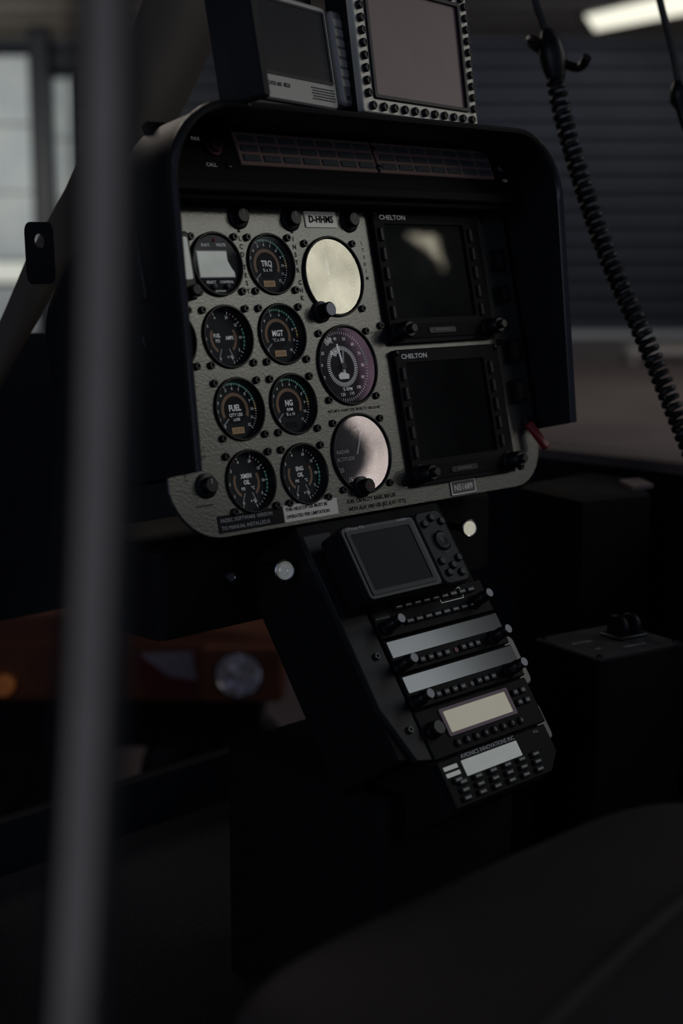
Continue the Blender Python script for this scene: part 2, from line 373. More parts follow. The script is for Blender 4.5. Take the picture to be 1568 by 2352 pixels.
co=obj('cutter',cut,mw=PAN); md_=ip.modifiers.new('b','BOOLEAN'); md_.operation='DIFFERENCE'; md_.object=co; md_.solver='EXACT'
bpy.context.view_layer.update()
nm=bpy.data.meshes.new_from_object(ip.evaluated_get(bpy.context.evaluated_depsgraph_get())); ip.modifiers.clear(); ip.data=nm; nm.name='instrument_panel'
for a_ in list(nm.attributes):
    if a_.name in('sharp_face','sharp_edge','custom_normal'): 
        try: nm.attributes.remove(a_)
        except Exception: pass
nm.polygons.foreach_set('use_smooth',[False]*len(nm.polygons)); nm.update()
bpy.data.objects.remove(co)

# ------------------------------------------------------------------ glare shield
b=MB()
def outline(hwid,top,bot,rc,wt,wb,cx=160,n=10):
    pts=[]; x0,x1=cx-hwid,cx+hwid
    def w(v): return wb+(wt-wb)*(v-bot)/(top-bot)
    for k in range(6): v=bot+(top-rc-bot)*k/6; pts.append((x0,v))
    for k in range(n+1): a=R(180-90*k/n); pts.append((x0+rc+rc*math.cos(a),top-rc+rc*math.sin(a)))
    for k in range(1,6): pts.append((x0+rc+(x1-x0-2*rc)*k/6,top))
    for k in range(n+1): a=R(90-90*k/n); pts.append((x1-rc+rc*math.cos(a),top-rc+rc*math.sin(a)))
    for k in range(1,7): v=top-rc-(top-rc-bot)*k/6; pts.append((x1,v))
    return [(p[0],p[1],w(p[1])) for p in pts]
def loft(b,rings,m):
    n=len(rings[0]); vs=sum(rings,[]); fs=[]
    for k in range(len(rings)-1):
        for i in range(n-1): fs.append([k*n+i,k*n+i+1,(k+1)*n+i+1,(k+1)*n+i])
    b.add(vs,fs,m,True)
outA=[outline(246,40,-176,80,-150,-150),outline(250,66,-177,80,-110,-110),outline(251,96,-178,80,-50,-50),outline(251,121,-178,74,5,0),
     outline(251,116,-178,67,70,38)]
outB=[outline(251,116,-178,67,70,38),outline(252.5,117.5,-178,68,74,41),outline(253,118,-178,68,78,44),outline(252,117,-178,68,81.5,46),outline(249.5,114.5,-178,66,83,47),outline(247,112,-178,64,81.5,45.5),outline(245.5,111,-178,62.5,78,43)]
outC=[outline(245.5,111,-178,62.5,78,43),outline(245,111,-178,62,60,32),outline(245,118,-178,62,2,2)]
loft(b,outA,'hood'); loft(b,outB,'hoodrim'); loft(b,outC,'hood')
o0=outA[0]; b.add(o0,[list(range(len(o0)))],'hood')
for idx in(0,-1):
    Pp=[r[idx] for r in outA+outB[1:]+outC[1:]]; b.add([tuple(p) for p in Pp],[list(range(len(Pp)))],'hood')
gs=obj('glare_shield',b,parent=ip,label='deep black rounded hood over the gauges')

CA=FR((0,-.004,1.373),0,25)
b=MB()
b.box(-60,420,-20,50,-6,0,'blackm',3,1)
cp=obj('caution_light_panel',b,parent=ip,mw=CA,label='long black warning light panel with dark lens tiles')
b=MB(); b.box(-70,404,-16,-6,-4,8,'blackm',1,1); obj('ledge',b,parent=cp)
def grid(x0,x1,nx,name):
    g=MB(); y0,y1=13,45; g.box(x0,x1,y0,y1,0,2.2,'cautframe',1.5,.6)
    obj(name,g,parent=cp)
    cw=(x1-x0-4)/nx; chh=(y1-y0-4)/3
    tile=MB(); tile.box(2.1,cw-2.1,1.6,chh-1.6,0,3,'cauttile',.6,.5); tm=tile.mesh('light_tile')
    for i in range(nx):
        for j in range(3): obj('light_tile',tm,parent=cp,loc=((x0+2+i*cw)*.001,(y0+2+j*chh)*.001,.0005))
grid(30,201,7,'tile_frame'); grid(204,374,7,'tile_frame')
s=MB(); s.lathe(0,0,[(6,0),(6,2),(4.5,3),(2.2,3),(2.2,5),(1.4,5),(2.4,16),(2.0,18)],'chrome',16)
obj('toggle_switch',s,parent=cp,loc=(.392,.028,0),label='small chrome toggle switch')
s=MB(); s.lathe(0,0,[(8,0),(8,3),(6,4),(6,7),(5,8)],'darkred',20); s.disc(0,0,4.5,8.1,'black'); obj('push_button',s,parent=cp,loc=(.004,.028,0),label='dark red rimmed call button')
sm_=MB(); sm_.lathe(0,0,[(3,0),(3,1.6),(2.2,2.2)],'screw',12); sm_=sm_.mesh('screw')
for x,y,z in((16,12,0),(202.5,38,2),(202.5,18,2),(408,14,0),(404,40,0),(422,22,0)): obj('screw',sm_,parent=cp,loc=(x*.001,y*.001,z*.001))
s=MB(); s.text('PAX',5,-12,36,.6,'dimwhite'); s.text('CALL',5,-3,12,.6,'dimwhite'); s.text('LDW',3.6,388,42,.6,'dimwhite'); s.text('TEST',3.6,392,13,.6,'dimwhite')
obj('lettering',s,parent=cp)

# ------------------------------------------------------------------ gauges
scr=MB(); scr.lathe(0,0,[(3.4,0),(3.4,2.2),(2.8,3.0),(1.6,3.0),(1.4,1.6)],'screw',12); SCR=scr.mesh('screw')
def num(b,t,size,r,a,z,m='white'): b.text(t,size,r*math.cos(R(a)),r*math.sin(R(a)),z,m,off=.015)
def gauge(u,v,r,label,draw,lens='g_small',sq=None,face='dial',knob=None,zt=2.5,zd=-6.5,name='gauge'):
    b=MB(); ri=r-2.6
    b.lathe(0,0,[(r,-.5),(r,zt-1),(r-.8,zt),(ri+.8,zt),(ri,zt-1),(ri-.6,zd+.5),(ri-.6,zd)],'black',40,capend=False)
    g=obj(name,b,parent=ip,loc=(u*.001,v*.001,0),label=label)
    d=MB(); d.disc(0,0,ri-.5,zd+.2,face); draw(d,zd+.35,ri-.8); obj('dial',d,parent=g)
    l=MB(); l.disc(0,0,ri-.2,zt-2.0,lens); obj('lens',l,parent=g)
    q=sq or r*.85
    for sx in(-1,1):
        for sy in(-1,1): obj('screw',SCR,parent=g,loc=(sx*q*.001,sy*q*.001,0))
    if knob:
        k=MB(); kx,ky,kr,kh,top=knob
        k.lathe(kx,ky,[(kr+3,0),(kr+3,3),(kr,4),(kr,kh-1),(kr-1,kh)],'black',24)
        if top=='ring':
            k.lathe(kx,ky,[(kr-1,kh),(kr-1.2,kh+.3),(kr-2,kh+.4),(kr-2.2,kh+.1)],'greyink',24)
        if top=='tri':
            k.disc(kx,ky,kr-1,kh+.1,'black',24)
            k.add([(kx-2.8,ky-2,kh+.2),(kx+2.8,ky-2,kh+.2),(kx,ky+2.8,kh+.2)],[[0,1,2]],'red')
            k.add([(kx-1.9,ky-1.5,kh+.3),(kx+1.9,ky-1.5,kh+.3),(kx,ky+1.8,kh+.3)],[[0,1,2]],'black')
        obj('knob',k,parent=g,label='black setting knob')
    return g
def scale(d,z,ro,a0,a1,n,sub,first,step=1,size=3.6,lab=True,tl=2.8):
    for i in range(n*sub+1):
        a=a0+(a1-a0)*i/(n*sub); big=i%sub==0
        d.tick(0,0,ro-(tl if big else tl*.6),ro,a,.6 if big else .4,z,'white')
        if big and lab: num(d,str(first+step*(i//sub)),size,ro-tl-2.3,a,z)
def std(t1,t2,a0=225,a1=-45,n=12,lcd='lcd',first=0,t3=None,sub=4,labs=3.6):
    def f(d,z,ri):
        d.arc(0,0,ri*.50,ri*.62,205,-25,z,'tan',30)
        d.arc(0,0,ri*.90,ri*.985,a1+150,a1+60,z,'green',20); d.arc(0,0,ri*.90,ri*.985,a1+60,a1+40,z,'yellow',6); d.tick(0,0,ri*.84,ri,a1+38,.9,z+.1,'red')
        scale(d,z+.05,ri*.98,a0,a1,n,sub,first,size=labs)
        d.disc(0,0,ri*.48,z+.1,'dialblk')
        d.text(t1,7.4,0,2.0,z+.2,'white',off=.035,sx=.85)
        d.text(t2,4.0,0,-4.0,z+.2,'white',off=.015)
        if t3: d.text(t3,3.8,0,-8.2,z+.2,'white',off=.015)
        if lcd: 
            yb=-ri*.66-(0 if not t3 else 1.5); d.quad(-6.8,6.8,yb-2.8,yb+2.8,z+.1,lcd)
            if lcd=='lcd':
                for x in(-4.8,-2.6,-.4,1.8,4.0): d.quad(x,x+1.1,yb-1.8,yb+1.8,z+.15,'tan')
        d.tick(0,0,ri*.45,ri*.8,a0-(a0-a1)*.02,1.2,z+.3,'greyink')
    return f
def dual(tl,tr,title=None,b1='x 10'):
    def f(d,z,ri):
        d.arc(0,0,ri*.50,ri*.60,150,235,z,'tan',20); d.arc(0,0,ri*.50,ri*.60,30,-50,z,'tan',20)
        d.arc(0,0,ri*.9,ri*.98,170,215,z,'green',10); d.arc(0,0,ri*.9,ri*.98,20,-25,z,'green',10); d.tick(0,0,ri*.8,ri,120,.8,z+.1,'red'); d.tick(0,0,ri*.8,ri,60,.8,z+.1,'red')
        scale(d,z+.05,ri*.98,250,110,4,4,0,size=3.6); scale(d,z+.05,ri*.98,-70,70,4,4,0,5,size=3.6)
        if title:
            d.text(title[0],5.4,0,5.5,z+.2,'white',off=.03,sx=.85); d.text(title[1],5.4,0,0,z+.2,'white',off=.03,sx=.85)
            d.text(tl,3.6,-5,-5.4,z+.2,'white',off=.015); d.text(tr,3.6,6,-5.4,z+.2,'white',off=.015)
        else:
            d.text(tl[0],4.6,-7,2.4,z+.2,'white',off=.03,sx=.8); d.text(tl[1],4,-7,-2.2,z+.2,'white',off=.015); d.text(tr,4.6,6.5,0,z+.2,'white',off=.03,sx=.8)
        d.text(b1,3.4,4,-ri*.66,z+.2,'white',off=.015)
        d.tick(0,0,ri*.42,ri*.8,246,1.1,z+.3,'greyink'); d.tick(0,0,ri*.42,ri*.8,-66,1.1,z+.3,'greyink')
    return f
P=63.5
def oat(d,z,ri):
    d.text('O.A.T.',3.6,-9,17,z+.2,'white',off=.02); d.text('VOLTS',3.6,8,17,z+.2,'white',off=.02)
    d.lathe(0,21,[(1.8,z),(1.8,z+1.5),(1,z+2)],'redguard',12)
    lc=[(-21,-12),(19,-12),(19,-7),(16,-3),(13,3),(13,12),(-21,12)]
    d.prism(lc,z,z+.6,'greyink'); d.prism(inset(lc,.9),z,z+.9,'lcdw')
    d.text('SELECT',3.2,-9,-15.5,z+.2,'white',off=.02); d.text('CONTROL',3.2,8.5,-15.5,z+.2,'white',off=.02); d.text('DAVTRON',2.4,0,-23.5,z+.2,'white',off=.015)
    for x in(-7,8): d.lathe(x,-19.5,[(2.4,z),(2.4,z+2.5),(1.6,z+3)],'cauttile',14)
gauge(0,0,28.5,'round black digital temperature and volts indicator with pale display',oat,'g_small',face='dialblk',zd=0,zt=3.5)
gauge(0,-P,28.2,'round fuel pressure and amps gauge',dual(('FUEL','PSI'),'AMPS'))
gauge(0,-2*P,28.2,'round fuel quantity gauge',std('FUEL','QTY LBS',lcd='lcd',t3='x100',n=12))
gauge(0,-3*P,28.2,'round transmission oil gauge',dual('PSI','°C',('XMSN','OIL')))
gauge(P,0,28.2,'round torque gauge',std('TRQ','% x 10'))
gauge(P,-P,28.2,'round turbine temperature gauge',std('MGT','°C x 100',n=9,first=1))
gauge(P,-2*P,28.2,'round gas generator speed gauge',std('NG','RPM',t3='% x 10',lcd='dialblk',n=11))
gauge(P,-3*P,28.2,'round engine oil gauge',dual('PSI','°C',('ENG','OIL')))
gauge(-P,-P,28.2,'round black gauge partly behind the hood',std('OIL','PSI'))
def alt(d,z,ri):
    scale(d,z,ri*.96,90,-270,10,5,0,size=0.01,lab=False,tl=3.5)
    for i in range(10): num(d,str(i),7,ri*.74,90-36*i,z+.1,'greyink')
    d.add([(-1.5,-6,z+1),(1.5,-6,z+1),(2.4,14,z+1),(0,22,z+1),(-2.4,14,z+1)],[[0,1,2,3,4]],'greyink')
    d.tick(0,0,-6,ri*.85,-80,1.4,z+1.2,'greyink'); d.lathe(0,0,[(3,z+1),(3,z+2.4)],'black',16)
    d.text('ALT',4,8,8,z+.1,'greyink')
def tach(d,z,ri):
    for i in range(61):
        a=200-300*i/60; d.tick(0,0,ri*.88,ri*.96,a,.5,z,'white')
    for i in range(13): num(d,str(i*10),4.2,ri*.77,200-25*i,z+.1)
    for i in range(60): d.tick(0,0,ri*.44,ri*.56,6*i,.9,z,'white')
    d.arc(0,0,ri*.9,ri*.97,30,0,z+.05,'green',8); d.tick(0,0,ri*.8,ri,-4,1,z+.1,'red')
    d.text('NR',7.5,-13,ri*.72,z+.2,'white',off=.03); d.text('NP',7.5,-8,ri*.36,z+.2,'white',off=.03); d.text('% RPM',4.4,2,-ri*.62,z+.2,'white',off=.02)
    d.tick(0,0,-6,ri*.62,100,2.4,z+1,'white'); d.tick(0,0,-6,ri*.42,80,2.4,z+1.2,'greyink'); d.lathe(0,0,[(3.2,z+1),(3.2,z+2.6)],'black',16)
    d.prism([(-6,-12),(6,-12),(7,-8),(2.5,-6),(-3.5,-5.5),(-7,-8)],z,z+.3,'white')
def rad(d,z,ri):
    for i in range(41): a=70-300*i/40; d.tick(0,0,ri*(.86 if i%4==0 else .91),ri*.97,a,.6,z,'greyink')
    for t,a in(('0',70),('1',30),('2',-5),('3',-35),('5',-62),('10',-90),('15',-118),('25',-150)): num(d,t,6,ri*.74,a,z+.1,'greyink')
    d.text('RADAR',5,-17,4,z+.2,'greyink',off=.01); d.text('ALTITUDE',5,-15,-3,z+.2,'greyink',off=.01)
    d.arc(0,0,0.1,ri*.42,150,-60,z+.1,'dialblk'); d.tick(0,0,0,ri*.7,65,1.8,z+1,'greyink')
gauge(138.3,-12,38.2,'large altimeter with bright glass reflection',alt,'g_alt',sq=31,knob=(-24,-33,7,15,'ring'),zt=3,zd=-7)
gauge(138.3,-95.6,38.2,'large rotor speed tachometer with purple tinted glass',tach,'g_nr',sq=31,zt=3,zd=-7,face='dialblk')
gauge(138.3,-179.2,38.2,'large radar altimeter with pale glass reflection',rad,'g_rad',sq=31,knob=(-8,-31,7,13,'tri'),zt=3,zd=-7,face='dialblk')

def knob(parent,u,v,prof,m='black',label=None,seg=28,pointer=False,name='knob'):
    k=MB(); k.lathe(0,0,prof,m,seg)
    if pointer: h=prof[-1][1]; k.quad(-.5,.5,1,prof[-1][0]-.5,h+.15,'greyink')
    return obj(name,k,parent=parent,loc=(u*.001,v*.001,0),label=label)
dk=[(11,0),(11,1.5),(9.5,2.2),(7,2.6),(7,8),(6,9)]
for u,v in((33,42),(95,41),(170,41),(-50,-189)): knob(ip,u,v,dk,label='black dimmer knob',pointer=True)
knob(ip,2,54,[(5,0),(5,3),(4,4),(4,7),(3,8)])
s=MB(); s.box(113,153,34.0,49,0,1.2,'label',1,.2); s.text('D-HHMS',9,133,41.7,1.5,'ink',off=.03,sx=.92); obj('placard',s,parent=ip,label='pale registration label tape')
s=MB(); s.box(252,291,-233.5,-217.5,0,.8,'black',.8,.2); s.frame(rrect(253.0,290,-232.6,-218.4,.5),rrect(254.2,288.8,-231.4,-219.6,.4),.8,1.0,'dimwhite'); s.box(254.2,288.8,-231.4,-219.6,.5,.9,'pinkgrey',.4,.1); s.text('N51689',8.6,271.5,-225.5,1.1,'dimwhite',off=.01); obj('placard',s,parent=ip,label='brown registration plate with pale letters')
s=MB(); s.box(-44,30,-231,-216,0,.6,'ink',.6,.2); s.text('FADEC SOFTWARE VERSION',4.6,-41,-220.5,.8,'greyink','LEFT'); s.text('TO MANUAL INSTALLED,R',4.6,-41,-227,.8,'greyink','LEFT'); obj('placard',s,parent=ip,label='small black engraved placard')
s=MB(); s.box(31,97,-231,-216,0,.6,'label',.6,.2); s.text('THIS HELICOPTER MUST BE',4.2,33,-220,.8,'ink','LEFT',off=.03); s.text('OPERATED PER LIMITATION',4.2,33,-226.5,.8,'ink','LEFT',off=.03); obj('placard',s,parent=ip,label='worn silver operating placard')
s=MB()
for i,c in enumerate('LCDTEST'): s.text(c,5.8,31.5,23-i*7.2-(4 if i>2 else 0),.15,'ink',off=.03)
for i,c in enumerate('INSTRCHK'): s.text(c,5.8,95,23-i*7.2-(4 if i>4 else 0),.15,'ink',off=.03)
for i,c in enumerate('LTSDIM'): s.text(c,4.8,183,20-i*6.8,.15,'ink',off=.01)
for x in(31.5,95): s.add([(x-2,28.5,.15),(x+2,28.5,.15),(x,32,.15)],[[0,1,2]],'ink')
s.text('FUEL CAPACITY BASIC 869 LBS',5,110,-222,.15,'ink','LEFT',off=.03,sx=.95); s.text('WITH AUX 1005 LBS (JET A AT 15°C)',5,110,-229,.15,'ink','LEFT',off=.03,sx=.95)
s.text('AEO MCP CONT OPS 98.4% TO 100.1% NP',3.7,138,-137.3,.15,'ink',off=.02)
s.text('LC',5,-48,-158,.15,'ink'); s.text('TEST',5,-50,-165,.15,'ink'); s.text('OVSPD',4,-70,-178,.15,'ink',rot=90)
s.add([(-64,-206,.15),(-46,-206,.15),(-46,-205,.15),(-64,-205,.15)],[[0,1,2,3]],'ink')
obj('lettering',s,parent=ip)
for u,v in((345,53),(366,46),(366,-215),(190,-213),(-20,54),(362,-83),(190,-60)): obj('screw',SCR,parent=ip,loc=(u*.001,v*.001,0))
s=MB(); s.box(-96,-41,-34,24,0,20,'black',3,1.5); s.box(-90,-44,-17,19,19,20.6,'lcdw',2,.3); s.lathe(-47,-27,[(5,20),(5,26),(4,27)],'black',18)
obj('indicator',s,parent=ip,label='black square indicator with pale glass')

def efis(v0,v1,name='flight_display'):
    H_=6
    b=MB(); o=rrect(197,352,v0,v1,4,4); i=rrect(211,327,v0+25,v1-13,2,4)
    b.frame(o,i,0,H_,'bezel',zi=2,ch=1.0)
    e=obj(name,b,parent=ip,label='dark square flight display with bezel buttons')
    g=MB(); g.quad(210.8,327.2,v0+24.8,v1-12.8,2.2,'screen'); obj('screen',g,parent=e)
    g=MB(); g.quad(211.2,326.8,v0+25.2,v1-13.2,3.6,'g_efis'); obj('lens',g,parent=e)
    bt=MB(); bt.box(-2.2,2.2,-6.5,6.5,0,3.2,'rubber',1,.8); bm=bt.mesh('bezel_button')
    for k in range(5):
        y=v1-24-k*19
        for x in(204.5,335): obj('bezel_button',bm,parent=e,loc=(x*.001,y*.001,(H_-.5)*.001))
    kp=[(10,0),(10,2),(8.5,3),(8.2,16),(7,17.5),(4.5,17.5),(4.5,22),(3.8,23)]
    for x in(207,341):
        k=MB(); k.lathe(x,v0+12,[(r,z+H_) for r,z in kp],'black',28); obj('knob',k,parent=e,label='black dual rotary knob')
    t=MB(); t.box(222,318,v0+5,v0+19,H_,H_+1.2,'blackm',1.5,.4); t.box(250,290,v0+9,v0+15,H_+1,H_+2,'black',2.5,.3); t.box(258,280,v0+11,v0+13,H_+2,H_+2.6,'plate',.8,.2); obj('card_slot',t,parent=e)
    t=MB(); t.text('CHELTON',6.4,206,v1-7,H_+.3,'dimwhite','LEFT',off=.02,sx=1.25); obj('lettering',t,parent=e)
    for x,y in((200.5,v1-3.5),(348,v1-3.5)): obj('screw',sm_,parent=e,loc=(x*.001,y*.001,(H_-.5)*.001))
efis(-80,51); efis(-219,-85)
for u,v,w,h in((378,2,14,22),(376,-34,14,18),(379,-94,17,24),(376,-136,15,24)):
    s=MB(); s.box(u-w/2,u+w/2,v-h/2,v+h/2,0,9,'blackm',1.5,1); s.box(u-w/2+2,u+w/2-2,v-h/2+3,v+h/2-3,9,10,'black',1,.4); obj('switch_unit',s,parent=ip,label='small black switch module')
s=MB(); s.box(379,393,-176,-164,0,6,'black',1,1)
s.T=Matrix.Translation((386,-182,8))@Matrix.Rotation(R(22),4,'Z')@Matrix.Rotation(R(-18),4,'X')
s.box(-4.5,4.5,-21,12,0,6,'redguard',2.5,1.5); obj('switch_guard',s,parent=ip,label='red flip-up switch guard')

# ------------------------------------------------------------------ media player on top of the hood
AR=FR((.011,-.05,1.442),15,10)
b=MB(); b.box(-14,124,-5,86,-13,0,'silver',5,1.5)
mp=obj('media_player',b,mw=AR,label='silver portable video player with a dark screen',cat='media player')
s=MB(); s.frame(rrect(-10,119,16,81,2,3),rrect(-7,116,18.5,79,1.5,3),0,1,'black'); s.quad(-8,117,17,80,.4,'mpscr'); obj('screen',s,parent=mp)
s=MB(); s.box(126,146,-1,84,-12,4,'silver',5,2); obj('button_strip',s,parent=mp,label='silver side strip with keys')
kb=MB(); kb.box(-7,7,0,6.5,0,.6,'mapbez',1,.2); kb=kb.mesh('key')
for i in range(7): obj('key',kb,parent=mp,loc=(.136,(16+i*9)*.001,.004))
s=MB(); s.text('OS',4.5,136,6,4.6,'ink',off=.02); s.text('OK',3,139,80,4.7,'ink'); s.text('ARCHOS 605',5,3,8.5,.3,'ink','LEFT',off=.02); s.box(35,45,7,10.5,0,.3,'ink',1.5,.1); s.text('WIFI',2.6,40,8.7,.45,'label')
obj('lettering',s,parent=mp)
s=MB()
for i in range(13):
    for j in range(5): s.quad(80+i*3+(j%2)*1.5,82+i*3+(j%2)*1.5,1+j*2.4,2.2+j*2.4,.2,'ink')
obj('speaker_grille',s,parent=mp)
b=MB(); b.box(-30,-18,-12,110,-8,20,'hood',4,2); b.box(-22,128,-14,-6,-34,-2,'black',2,1); b.box(-14,128,-10,100,-34,-15,'black',3,1)
obj('player_mount',b,mw=AR,label='black boxy mount holding the video player',cat='mount')

# ------------------------------------------------------------------ moving map display
MA=FR((.149,-.03,1.436),9,8)
b=MB(); b.box(2,196,3,129,-30,-4,'black',4,2)
md=obj('map_display',b,mw=MA,label='moving map display with pale bezel full of round buttons',cat='display')
s=MB(); s.frame(rrect(0,198,0,131,3,4),rrect(21,179,16,118,2,4),-5,2,'mapbez',ch=1); obj('bezel',s,parent=md,label='pale metal bezel')
s=MB(); s.frame(rrect(17,183,13,121,3,4),rrect(22,178,17,117,2,4),-1,4,'black',ch=1); s.quad(21,179,16,118,1,'mapscr'); obj('screen',s,parent=md,label='screen with a painted brownish reflection in a black frame')
bt=MB(); bt.lathe(0,0,[(3.9,0),(3.9,3.2),(3.2,4.2),(2.0,4.2),(1.7,3.6)],'black',18); bm=bt.mesh('bezel_button')
pos=[]
for i in range(11): pos+= [(13+i*17.2,6.2)]; pos+=[(13+i*17.2,125)]
for i in range(1,11): pos+=[(8,6+i*11.2),(190.5,6+i*11.2)]
for x,y in pos: obj('bezel_button',bm,parent=md,loc=(x*.001,y*.001,.002))
b=MB(); b.box(30,170,-8,4,-40,-8,'black',3,2); obj('mount_foot',b,parent=md)

# ------------------------------------------------------------------ centre pedestal
PE=FR((0,-.053,1.071),0,35)
b=MB()
b.box(42,233,-228,0,-90,-2,'blackm',4,1.5); b.prism([(74,-284),(208,-284),(226,-268),(226,-220),(74,-220)],-90,-2,'blackm',1.5)
cpd=obj('center_pedestal',b,mw=PE,label='sloping dark centre pedestal stacked with radios',cat='pedestal')
b=MB(); b.prism([(58,-232),(76,-236),(76,-12),(42,-12),(42,-180)],-3,3,'ped',1); obj('side_flange',b,parent=cpd)
b=MB(1); b.prism(rrect(.05,.23,-.16,.06,.01),.60,.84,'blackm',.005); ph=obj('base',b,parent=cpd,mw=Matrix.Identity(4))
for v in(-40,-135,-205): obj('screw',SCR,parent=cpd,loc=(.064,v*.001,.003))
small=MB(); small.box(-5.2,5.2,-2.6,2.6,0,3.2,'rubber',1,.8); small.quad(-3.4,3.4,-.6,.6,3.25,'greyink'); SB=small.mesh('button')
sq_=MB(); sq_.box(-3.8,3.8,-3.2,3.2,0,3,'rubber',1,.8); sq_.quad(-2.2,2.2,-.7,.7,3.05,'greyink'); SQ=sq_.mesh('button')
def unit(name,label,v0,v1,u0=78,u1=232):
    b=MB(); b.box(u0,u1,v0,v1,-2,5,'bezel',1.5,.8); return obj(name,b,parent=cpd,label=label)
longk=[(7,0),(7,2),(5.8,3),(5.6,15),(4.8,16),(4.8,22),(4.2,23)]
def kk(par,u,v,prof=longk,tip=True):
    k=MB(); k.lathe(0,0,[(r,z+5) for r,z in prof],'black',22)
    if tip: h=prof[-1][1]+5; k.disc(0,0,prof[-1][0],h+.1,'greyink',22)
    return obj('knob',k,parent=par,loc=(u*.001,v*.001,0),label='black radio knob with grey end')
a=unit('audio_panel','black audio selector panel with two rows of keys',-122,-89)
for i in range(9): obj('button',SB,parent=a,loc=((112+i*12.4)*.001,-.097,.005))
for i in range(8): obj('button',SB,parent=a,loc=((118+i*12.4)*.001,-.112,.005))
kk(a,210,-110); kk(a,88,-113)
s=MB(); s.box(80,98,-104,-96,5,5.6,'strip',.5,.2); obj('indicator_window',s,parent=a)
s=MB(); s.frame(rrect(168,200,-103,-91.5,1),rrect(168.7,199.3,-102.3,-92.2,.8),5,5.4,'label'); obj('bright_outline',s,parent=a,label='thin bright key outline')
for k,(v0,v1) in enumerate(((-156,-124),(-190,-158))):
    a=unit('radio','black navigation radio with wide display window',v0,v1)
    s=MB(); s.box(80,231,v1-17,v1-1.5,5,5.8,'strip',.8,.2); obj('display_window',s,parent=a,label='wide reflective grey display window')
    kk(a,82,v0+6); kk(a,212,v0+8)
    for i in range(4): obj('button',SQ,parent=a,loc=((112+i*11)*.001,(v0+7)*.001,.005))
    for i in range(3): obj('button',SQ,parent=a,loc=((168+i*10)*.001,(v0+7.5)*.001,.005))
    s=MB(); s.lathe(159,v0+7,[(2.4,5),(2.4,6)],'redguard' if k==0 else 'cauttile',12); obj('indicator_lamp',s,parent=a)
    s=MB(); s.text('<-->',4.5,99,v0+7,5.2,'greyink',off=.02); obj('lettering',s,parent=a)
a=unit('transponder','black transponder with lit cream display',-237,-192,76,230)
s=MB(); s.frame(rrect(104,198,-222,-196,1.5),rrect(108,194,-219,-199,1),5,6.4,'purple'); s.box(107,195,-220,-198,4,5.6,'lcdc',.5,.1); obj('display_window',s,parent=a,label='cream lit display in purple frame')
for i in range(2):
    for j in range(2): obj('button',SQ,parent=a,loc=((206+i*11)*.001,(-.203-j*.010),.005))
kp_=MB(); kp_.lathe(0,0,[(3.6,0),(3.6,2),(2.8,2.6)],'rubber',14); kpm=kp_.mesh('key')
for i in range(8): obj('key',kpm,parent=a,loc=((110+i*12.5)*.001,-.229,.005))
s=MB()
for i in range(8): s.text(str(i+1 if i<7 else 0),4,110+i*12.5,-229,7.8,'greyink',off=.02)
obj('lettering',s,parent=a); kk(a,88,-212,[(8,0),(8,2),(7,3),(7,9),(6,10)],False)
b=MB(); b.prism([(76,-282),(208,-282),(226,-266),(226,-239),(76,-239)],-2,5,'bezel',.8); a=obj('tactical_radio',b,parent=cpd,label='black tactical radio with cream display and many keys')
s=MB(); s.box(104,180,-259,-244.5,4,5.8,'lcdw',.8,.2); obj('display_window',s,parent=a,label='pale display window')
s=MB(); s.text('AVIONICS INNOVATIONS INC',5.4,142,-241.3,5.8,'greyink',off=.02)
s.text('VOL',4,210,-243,5.3,'greyink'); obj('lettering',s,parent=a)
for y in(-247,-253): s=MB(); s.box(80,98,y-2,y+2,5,5.6,'label',.5,.1); obj('label_strip',s,parent=a)
for j in range(4):
    for i in range(6 if j else 1):
        u=90+i*20+(6 if j else 0)-j*1.5; v=-262-(j-1)*7 if j else -259
        obj('button',SB,parent=a,loc=(u*.001,v*.001,.005))
b=MB(1); b.prism(rrect(-.07,.38,.0,.12,.01),.975,1.058,'blackm',.005); ub=obj('lower_console',b,parent=ip,mw=Matrix.Identity(4),label='black bracket below the gauges')
def ppk(x,y,z,r,L,m,label):
    k=MB(); k.lathe(0,0,[(r*.4,-L),(r*.4,-5),(r*.9,-4.8)],'black',24,capend=False)
    k.lathe(0,0,[(r*.9,-4.8),(r,-4),(r,-.8),(r*.9,0),(r*.82,-.5)],'chrome',32,capend=False)
    k.lathe(0,0,[(r*.82,-.5),(r*.55,-.9),(r*.5,-.2),(r*.3,-.2),(r*.25,-.8),(r*.1,-.8)],m,32)
    return obj('knob',k,parent=ub,mw=FR((x,y,z),-14,6),label=label)
ppk(.0275,-.056,1.033,10,60,'chromelit','round polished metal pull knob')
ppk(.285,-.05,1.036,9,60,'creamlit','round cream pull knob')
ppk(.002,-.012,1.024,4.5,16,'plate','tiny chrome knob')

b=MB(); b.box(234,258,-196,-146,-16,-12,'cream',6,1); obj('pale_plate',b,parent=cpd,label='cream plate added for the lighter background')  # plate added in place of the lighter background past the pedestal
b=MB(); b.box(226,251,-252,-216,-16,-12,'cream',5,1); obj('pale_plate',b,parent=cpd,label='small cream plate added for the lighter background')  # second added plate for the lighter background

